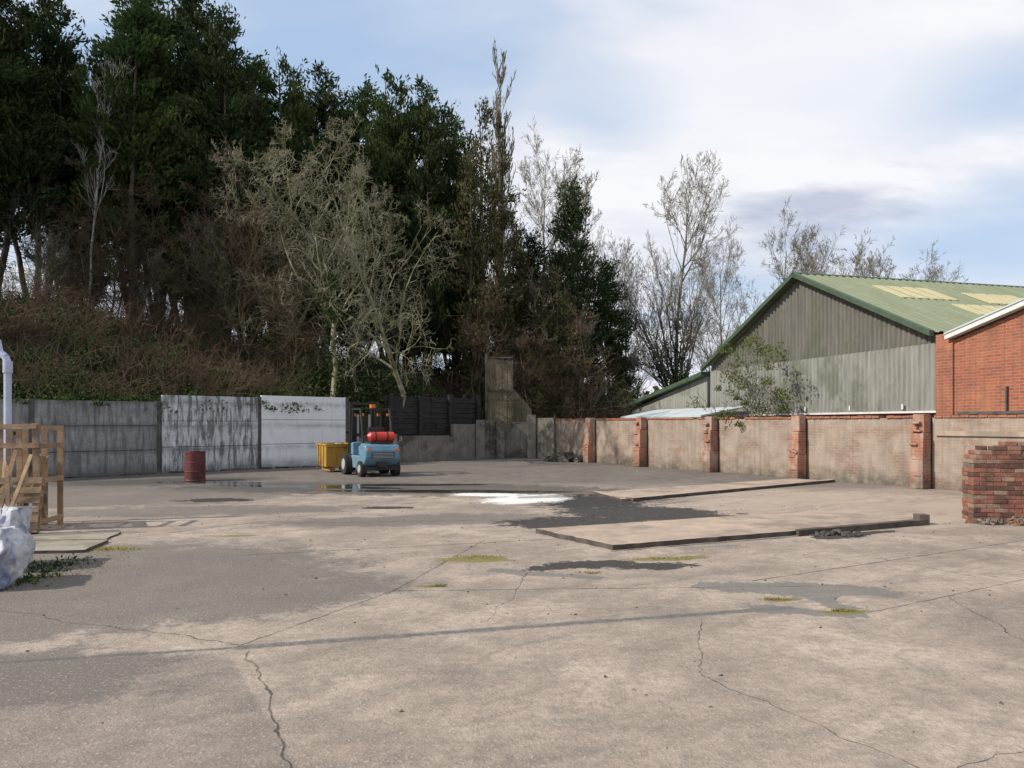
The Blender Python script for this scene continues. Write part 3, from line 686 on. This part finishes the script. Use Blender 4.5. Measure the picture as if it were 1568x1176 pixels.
def bare(seed,Ht,r0,clear,lv=(9,7,6,5),cnt=(13,8,6,4),spread=.8,trop=.12,wig=.13,lenf=(.5,.5,.5,.55),mats=None,ivy=0,ivm=None,minr=.007,taperk=.8,lean=.05,w0=None):
    global R
    rg=np.random.default_rng(seed); P_=[];Q_=[];A_=[];B_=[]
    stack=[(np.array([0,0,-.4]),np.array([rg.normal(0,lean),rg.normal(0,lean),1.]),Ht*.9,r0,0)]
    levels=len(cnt)
    while stack:
        p,d,L,r,lev=stack.pop(); n=lv[min(lev,len(lv)-1)]; st=L/n
        nch=cnt[lev] if lev<levels else 0
        cp=list(rg.uniform(clear if lev==0 else .12,1,nch)) if nch else []
        for i in range(n):
            w=wig*(1+.5*lev) if (lev or w0 is None) else w0
            d=d+rg.normal(0,w,3)+np.array([0,0,trop*(1 if lev else .5)]); d/=np.linalg.norm(d)
            q=p+d*st; ra=r*(1-.85*i/n); rb=r*(1-.85*(i+1)/n)
            P_.append(p);Q_.append(q);A_.append(max(ra,minr));B_.append(max(rb,minr*.8))
            for c in cp:
                if i/n<=c<(i+1)/n:
                    f=c*n-i; o_=p+d*st*f
                    v=np.cross(d,rg.normal(size=3)); v/=np.linalg.norm(v)
                    s=spread*rg.uniform(.7,1.3)
                    nd=d+v*s; nd/=np.linalg.norm(nd)
                    cl=L*lenf[lev]*rg.uniform(.8,1.12)*((1.25-taperk*c) if lev==0 else 1.1-.5*c)
                    stack.append((o_,nd,cl,max(ra*rg.uniform(.4,.62),minr),lev+1))
            p=q
    V,F=tubes(P_,Q_,A_,B_,3)
    parts=[(V,F,0)]; mh=float(V[:,2].max())
    if ivy:
        R=np.random.default_rng(seed+9)
        Pa=np.array(P_);Qa=np.array(Q_);Aa=np.array(A_); sel=np.where((Aa>r0*.3)&(Pa[:,2]<Ht*.5))[0]
        ii=R.choice(sel,ivy); f=R.random(ivy)[:,None]
        C=Pa[ii]*(1-f)+Qa[ii]*f+rand_unit(ivy)*(Aa[ii]+R.uniform(.02,.35,ivy))[:,None]
        L=R.uniform(.08,.18,ivy); lvv,lf=leaves(C,L,L*.8); parts.append((lvv,lf,1))
    V,F,MI=join(parts)
    me=quadmesh('bare_tree',V,F,[mats]+([ivm] if ivm else []),MI); me['h']=mh; return me
L3=((0,0,1),(1.5,.6,.86),(-1.2,1.0,.92),(-.4,-1.4,.80)); L2=((0,0,1),(1.3,-.8,.93),(-1.5,.3,.84))
L4=((0,0,1),(1.9,.6,.95),(-1.8,1.0,.97),(-.4,-1.6,.88),(.9,1.8,.9))
CON=[conifer(11,18,3.7,5.0,250,50000,[M_bark,M_con],lead=L3,pw=.6,sparse=1,lw=1.1),conifer(12,18,3.4,5.8,230,44000,[M_bark,M_conD],.3,.5,lead=L3,sparse=1,lw=1.1),conifer(13,18,4.1,4.3,260,50000,[M_bark,M_conD],.2,.6,lead=L3,sparse=1,lw=1.1),
     conifer(14,18,3.6,3.0,280,50000,[M_bark,M_conD],.2,.55,lead=L4,lw=1.15),conifer(15,18,3.6,3.6,280,50000,[M_bark,M_con],.2,.5,lead=L4,lw=1.15)]
CONB=conifer(21,18,2.8,2.0,170,22000,[M_bark,M_conB],.3,.7,lead=L2)
SPR=conifer(31,14,3.9,1.0,150,24000,[M_bark,M_conD],-.5,.8,rlo=.25,sp=.55)
def px(p,Y): return (p-784)/1178*Y
def place(name,me,p,top,Y,ws=1.0,rz=None):
    x=px(p,Y); z=th(x,Y)
    zt=H+(648-top)/1178*Y; s=(zt-z)/me['h']
    return addob(name,me,(x,Y,z),random.uniform(0,6.28) if rz is None else rz,scale=(s*ws,s*ws,s))
for p,top,Y,k,ws in ((-120,-140,33,0,1.0),(-20,-120,37,2,.85),(60,-40,43,1,.75),(205,-70,38,0,.85),(285,-40,43,2,.85),(340,10,39,1,.8),(245,-20,47,4,.6),(110,60,49,4,.6),
    (430,82,42,4,.80),(495,96,45,3,.8),(598,104,43,4,.72),(650,116,42,3,.66),(545,150,50,3,.8),(695,165,46,3,.6),(620,230,48,3,.8),(470,230,50,3,.8),(-90,60,46,2,1.0),(380,100,48,3,.7),(400,300,46,1,.9),(330,180,50,3,.7)):
    place('conifer_tree',CON[k],p,top,Y,ws)
place('conifer_tree',CONB,742,140,41,.65,1.0); place('conifer_tree',CONB,712,250,43,.9); place('conifer_tree',CONB,790,330,44,.9)
place('spruce_tree',SPR,875,265,44,.7); place('spruce_tree',SPR,930,390,45,.85); place('spruce_tree',SPR,815,350,46,.85); place('conifer_tree',CONB,850,400,41,.9)
BA=bare(51,12,.17,.22,cnt=(14,9,6,4),spread=.95,trop=.03,wig=.13,mats=M_barkL,ivy=900,ivm=M_ivy)
BB=bare(52,12,.15,.2,cnt=(14,9,6,4),spread=1.1,trop=-.03,wig=.14,mats=M_barkL)
BC=bare(73,16,.26,.12,lv=(10,8,6,4),cnt=(24,10,7,4),spread=.75,trop=.07,wig=.06,lenf=(.50,.5,.42,.45),mats=M_barkG,ivy=4000,ivm=M_ivy,minr=.010,taperk=.75,lean=.02,w0=.03)
BD=bare(54,16,.22,.10,lv=(10,8,6,4),cnt=(24,10,7,4),spread=.85,trop=.06,wig=.065,lenf=(.48,.5,.42,.45),mats=M_barkG,minr=.010,taperk=.7,lean=.02,w0=.03)
BP=bare(55,18,.16,.12,lv=(16,5,4),cnt=(70,9,4),spread=.32,trop=.2,wig=.04,lenf=(.20,.45,.5),mats=M_barkG,minr=.013,lean=0,w0=.01)
BS=bare(56,7,.06,.12,cnt=(14,9,5),spread=.6,trop=.10,wig=.13,lenf=(.55,.5,.5),mats=M_barkG)
BT=bare(57,7,.05,.1,cnt=(16,9,6),spread=.8,trop=.0,wig=.18,lenf=(.55,.55,.5),mats=M_bram)
place('bare_sycamore_tree',BA,505,190,33,.95,rz=.5); place('bare_sycamore_tree',BB,615,235,34.5,.85,rz=2.1); place('bare_sycamore_tree',BB,430,250,36,.75,rz=4)
place('birch_tree',bare(60,16,.13,.4,cnt=(16,7,5),spread=.6,trop=.05,wig=.07,lenf=(.3,.5,.5),mats=M_birch),128,60,36,.8)
place('poplar_tree',BP,762,62,56,1.0)
for p,t,Y,me,ws in ((828,192,52,BD,.75),(885,235,57,BC,.7),(1038,226,47,BC,.80),(1105,320,56,BD,.7),(1192,308,55,BD,.80),(1250,350,62,BC,.8),(1300,345,66,BD,.8),(1350,370,72,BC,.9),(1400,372,74,BD,.95),(960,350,60,BD,.8)):
    place('bare_tree',me,p,t,Y,ws)
for i in range(40):
    p=random.uniform(-20,930); Y=random.uniform(33,41) if p<500 else random.uniform(39,46)
    x=px(p,Y); z=th(x,Y); s=random.uniform(.6,1.25)
    addob('sapling',random.choice([BS,BT,BT]),(x,Y,z),random.uniform(0,6.28),scale=(s,s,s*random.uniform(.9,1.2)))
for p,Y in ((810,39.5),(830,40.5),(860,40),(900,42),(790,41),(940,43)):
    x=px(p,Y); addob('sapling',BT,(x,Y,max(th(x,Y),0)),random.uniform(0,6.28),scale=(.8,.8,.8))
# ------------------------------------------------------------ undergrowth masses
R=np.random.default_rng(99)
def uv(n,u0,u1,dmin,dmax,pw=1.0):
    u=R.uniform(u0,u1,n); d=d0f(u)+dmin+(dmax-dmin)*R.random(n)**pw
    p=P0[None]+U[None]*u[:,None]+Nn[None]*d[:,None]
    return np.stack([p[:,0],p[:,1],hgtf(u,d)],1)
def leafmass(name,centers,per,rad,size,mat,flat=.7):
    n=len(centers); C=np.repeat(centers,per,0); rr=np.repeat(R.uniform(rad[0],rad[1],n),per)
    off=rand_unit(n*per)*(R.random(n*per)**.4*rr)[:,None]; off[:,2]=np.abs(off[:,2])*flat*1.3
    C=C+off; L=R.uniform(size[0],size[1],n*per); V,F=leaves(C,L,L*.7)
    return addob(name,quadmesh(name,V,F,[mat]))
def stemmass(name,centers,per,lo,hi,mat,lean=.5,r=.008):
    n=len(centers)*per; P=np.repeat(centers,per,0)+R.normal(0,.35,(n,3))*[1,1,.1]
    L=np.repeat(R.uniform(.6,1.2,len(centers)),per)[:,None]*R.uniform(lo,hi,n)[:,None]; d=R.normal(0,lean,(n,3)); d[:,2]=np.abs(d[:,2])*.4+1; d/=np.linalg.norm(d,axis=1)[:,None]
    d2=d+R.normal(0,lean*.8,(n,3)); d2[:,2]-=.25; d2/=np.linalg.norm(d2,axis=1)[:,None]
    d3=d2+R.normal(0,lean,(n,3)); d3[:,2]-=.45; d3/=np.linalg.norm(d3,axis=1)[:,None]
    A=P;B=A+d*L*.4;C=B+d2*L*.35;D=C+d3*L*.3
    rr=np.full(n,r)
    k=R.integers(0,n,n*2); f=R.random((n*2,1)); S=B[k]*(1-f)+C[k]*f; T=S+rand_unit(n*2)*L[k]*.22+np.array([0,0,.1])
    V,F,_=join([(*tubes(A,B,rr*1.3,rr),0),(*tubes(B,C,rr,rr*.8),0),(*tubes(C,D,rr*.8,rr*.4),0),(*tubes(S,T,np.full(2*n,r*.6),np.full(2*n,r*.3)),0)])
    return addob(name,quadmesh(name,V,F,[mat]))
stemmass('bramble_thicket',uv(620,-12,24,.5,11,.9),20,.7,2.2,M_bram,.45,.010)
stemmass('scrub_thicket',uv(220,18,46,0,10),22,1.2,3.2,M_bram,.4,.011)
leafmass('ivy_undergrowth',uv(520,-12,26,.1,4.5,.9),220,(.35,.9),(.07,.15),M_ivy)
leafmass('ivy_undergrowth_bank',uv(420,-12,26,3,11,.9),170,(.35,1.0),(.07,.15),M_ivy)
leafmass('dark_shrubs',uv(230,12,30,1,9),400,(.7,1.6),(.09,.18),M_ivy,1.0)
leafmass('evergreen_shrubs',uv(130,24,44,.5,9),400,(.8,1.8),(.09,.18),M_ivy,1.0)
leafmass('dead_leaf_litter',uv(200,-12,30,2,10),110,(.3,.8),(.05,.12),M_dead,.5)
iv=uv(90,-8,11,-.25,.3); iv[:,2]=2.38+R.uniform(-.2,.1,90)
iv=iv[(R.random(90)<.5)]
leafmass('wall_top_ivy',iv,130,(.12,.35),(.05,.11),M_ivy,.5)
n=46; t=R.random(n); C=np.stack([2.6+t*5+R.normal(0,.5,n),38+t*3+R.uniform(0,4,n),np.zeros(n)],1)
leafmass('hedge',C,420,(.8,1.7),(.1,.2),M_ivy,1.1); stemmass('hedge_stems',C,30,1.5,3.4,M_bram,.35,.013)
n=260; C=np.stack([R.uniform(-70,60,n),R.uniform(85,110,n),R.uniform(0,2,n)],1)
leafmass('distant_hedgerow',C,60,(2,4.5),(.5,1.2),M_conB,.9)
sb=bare(71,3.6,.05,.05,cnt=(14,8,5),spread=.7,trop=.05,wig=.15,lenf=(.6,.5,.5),mats=M_barkG)
so_=addob('flowering_shrub',sb,(8.35,26.9,0),1.0,scale=(1,1,1.2))
R=np.random.default_rng(5); n=46
C=np.stack([R.normal(0,.75,n),R.normal(0,.75,n),R.uniform(1.2,3.8,n)],1)
lm=leafmass('shrub_leaves',C,80,(.15,.5),(.04,.09),M_shr,.9); lm.parent=so_
def weeds(name,pts,mat,per=60,h=(.04,.12)):
    pts=np.array(pts,float); n=len(pts)*per; C=np.repeat(pts[:,:2],per,0)+R.normal(0,1,(n,2))*np.repeat(pts[:,2:4],per,0)
    z=R.uniform(.003,.02,n); L=R.uniform(*h,n); V,F=leaves(np.stack([C[:,0],C[:,1],z],1),L,L*.25,np.tile([[0,0,.5]],(n,1)),.9)
    return addob(name,quadmesh(name,V,F,[mat]))
weeds('moss_and_weeds',[(-.45,9.7,.2,.08),(1.95,9.62,.25,.05),(.9,8.7,.08,.03),(3.0,6.95,.08,.02),(2.55,7.4,.08,.02),(-5.5,10.35,.15,.1),(-5.2,10.3,.2,.1),(-.75,8.0,.05,.015),(-5.0,8.6,.2,.2),(-5.4,9.6,.3,.3),(-5.1,8.3,.15,.2),(-5.2,9.1,.25,.3),(5.4,13.7,.6,.08),(8.5,12.9,.6,.1),(-9,23.5,.6,.1),(-6.5,11.6,.4,.2),(8,13,.4,.1)],M_weed,110,(.015,.045))
weeds('dark_weeds',[(-5.25,8.35,.1,.2),(-5.4,9.2,.15,.25),(-5.6,8.9,.2,.3)],M_ivy,180,(.04,.10))
# ------------------------------------------------------------ sky, sun
el=math.radians(38); azv=math.atan2(-.96,-.28)
w=bpy.data.worlds.new('World'); scene.world=w; w.use_nodes=True; nt=w.node_tree
bg=nt.nodes['Background']; bg.inputs['Strength'].default_value=.11
sk_=node(nt,'ShaderNodeTexSky',sky_type='NISHITA',sun_disc=False,sun_elevation=el,sun_rotation=azv%(2*math.pi))
tc=nt.nodes.new('ShaderNodeTexCoord'); g=tc.outputs['Generated']
s=node(nt,'ShaderNodeSeparateXYZ',{0:g})
zz=m(nt,'ADD',m(nt,'MAXIMUM',s.outputs[2],0.0),.22)
pv=node(nt,'ShaderNodeCombineXYZ',{0:m(nt,'DIVIDE',s.outputs[0],zz),1:m(nt,'DIVIDE',s.outputs[1],zz),2:0.0}).outputs[0]
pv2=node(nt,'ShaderNodeMapping',{'Vector':pv,'Location':(3.1,1.7,0),'Rotation':(0,0,.5),'Scale':(.55,1.0,1)}).outputs[0]
n1=noise(nt,pv2,1.3,5,.52,.3); n2=noise(nt,pv2,2.8,5,.55)
cov=mr(nt,n1,.36,.52)
ccol=mixc(nt,mr(nt,n2,.35,.62),(6.3,6.7,7.7),(8.8,8.8,9.1))
def blob(v,r0,r1,sx=1,sz=1,k=.16):
    v=Vector(v).normalized()
    d=node(nt,'ShaderNodeVectorMath',{0:g,1:tuple(v)},operation='SUBTRACT').outputs[0]
    d=node(nt,'ShaderNodeVectorMath',{0:d,1:(sx,1,sz)},operation='MULTIPLY').outputs[0]
    l=node(nt,'ShaderNodeVectorMath',{0:d},operation='LENGTH').outputs['Value']
    l=m(nt,'ADD',l,m(nt,'MULTIPLY',m(nt,'SUBTRACT',n2,.5),k))
    return mr(nt,l,r1,r0)
blue=m(nt,'MULTIPLY',m(nt,'MAXIMUM',m(nt,'MAXIMUM',blob((.66,1,.24),.03,.16,.6,1.8),blob((.62,1,.43),.02,.11,.5,1.8)),m(nt,'MAXIMUM',blob((.13,1,.40),.01,.09,.9,1.4),blob((-.25,1,.52),.05,.2,.7,1.4))),.9)
cov=m(nt,'MULTIPLY',cov,m(nt,'SUBTRACT',1.0,blue))
wht=blob((.36,1,.43),.05,.2,.6,1.6)
skc=mixc(nt,.7,sk_.outputs[0],(4.8,6.4,8.8))
c=mixc(nt,m(nt,'MULTIPLY',cov,.96),skc,ccol)
c=mixc(nt,m(nt,'MULTIPLY',wht,.7),c,(8.7,8.8,9.1))
c=mixc(nt,m(nt,'MULTIPLY',blob((.425,1,.295),.035,.085,.5,2.0,.26),.75),c,(4.1,4.7,6.0))
c=mixc(nt,mr(nt,s.outputs[2],.24,.0,0,.55),c,(7.8,8.1,8.7))
nt.links.new(c,bg.inputs['Color'])
sd=Vector((math.sin(azv)*math.cos(el),math.cos(azv)*math.cos(el),math.sin(el)))
sl_=bpy.data.lights.new('sun','SUN'); sl_.energy=4.9; sl_.angle=math.radians(.6); sl_.color=(1,.93,.83)
so=bpy.data.objects.new('sun',sl_); scene.collection.objects.link(so); so.rotation_euler=sd.to_track_quat('Z','Y').to_euler(); so.location=(-30,-10,40)
cam=bpy.data.cameras.new('camera'); co=bpy.data.objects.new('camera',cam); scene.collection.objects.link(co)
co.location=(0,0,H); co.rotation_euler=(math.pi/2,0,0); cam.sensor_width=36; cam.lens=27.05; cam.shift_y=60/1568; cam.clip_end=3000; cam.clip_start=.05
scene.camera=co
scene.view_settings.view_transform='Standard'; scene.view_settings.look='None'; scene.view_settings.exposure=0
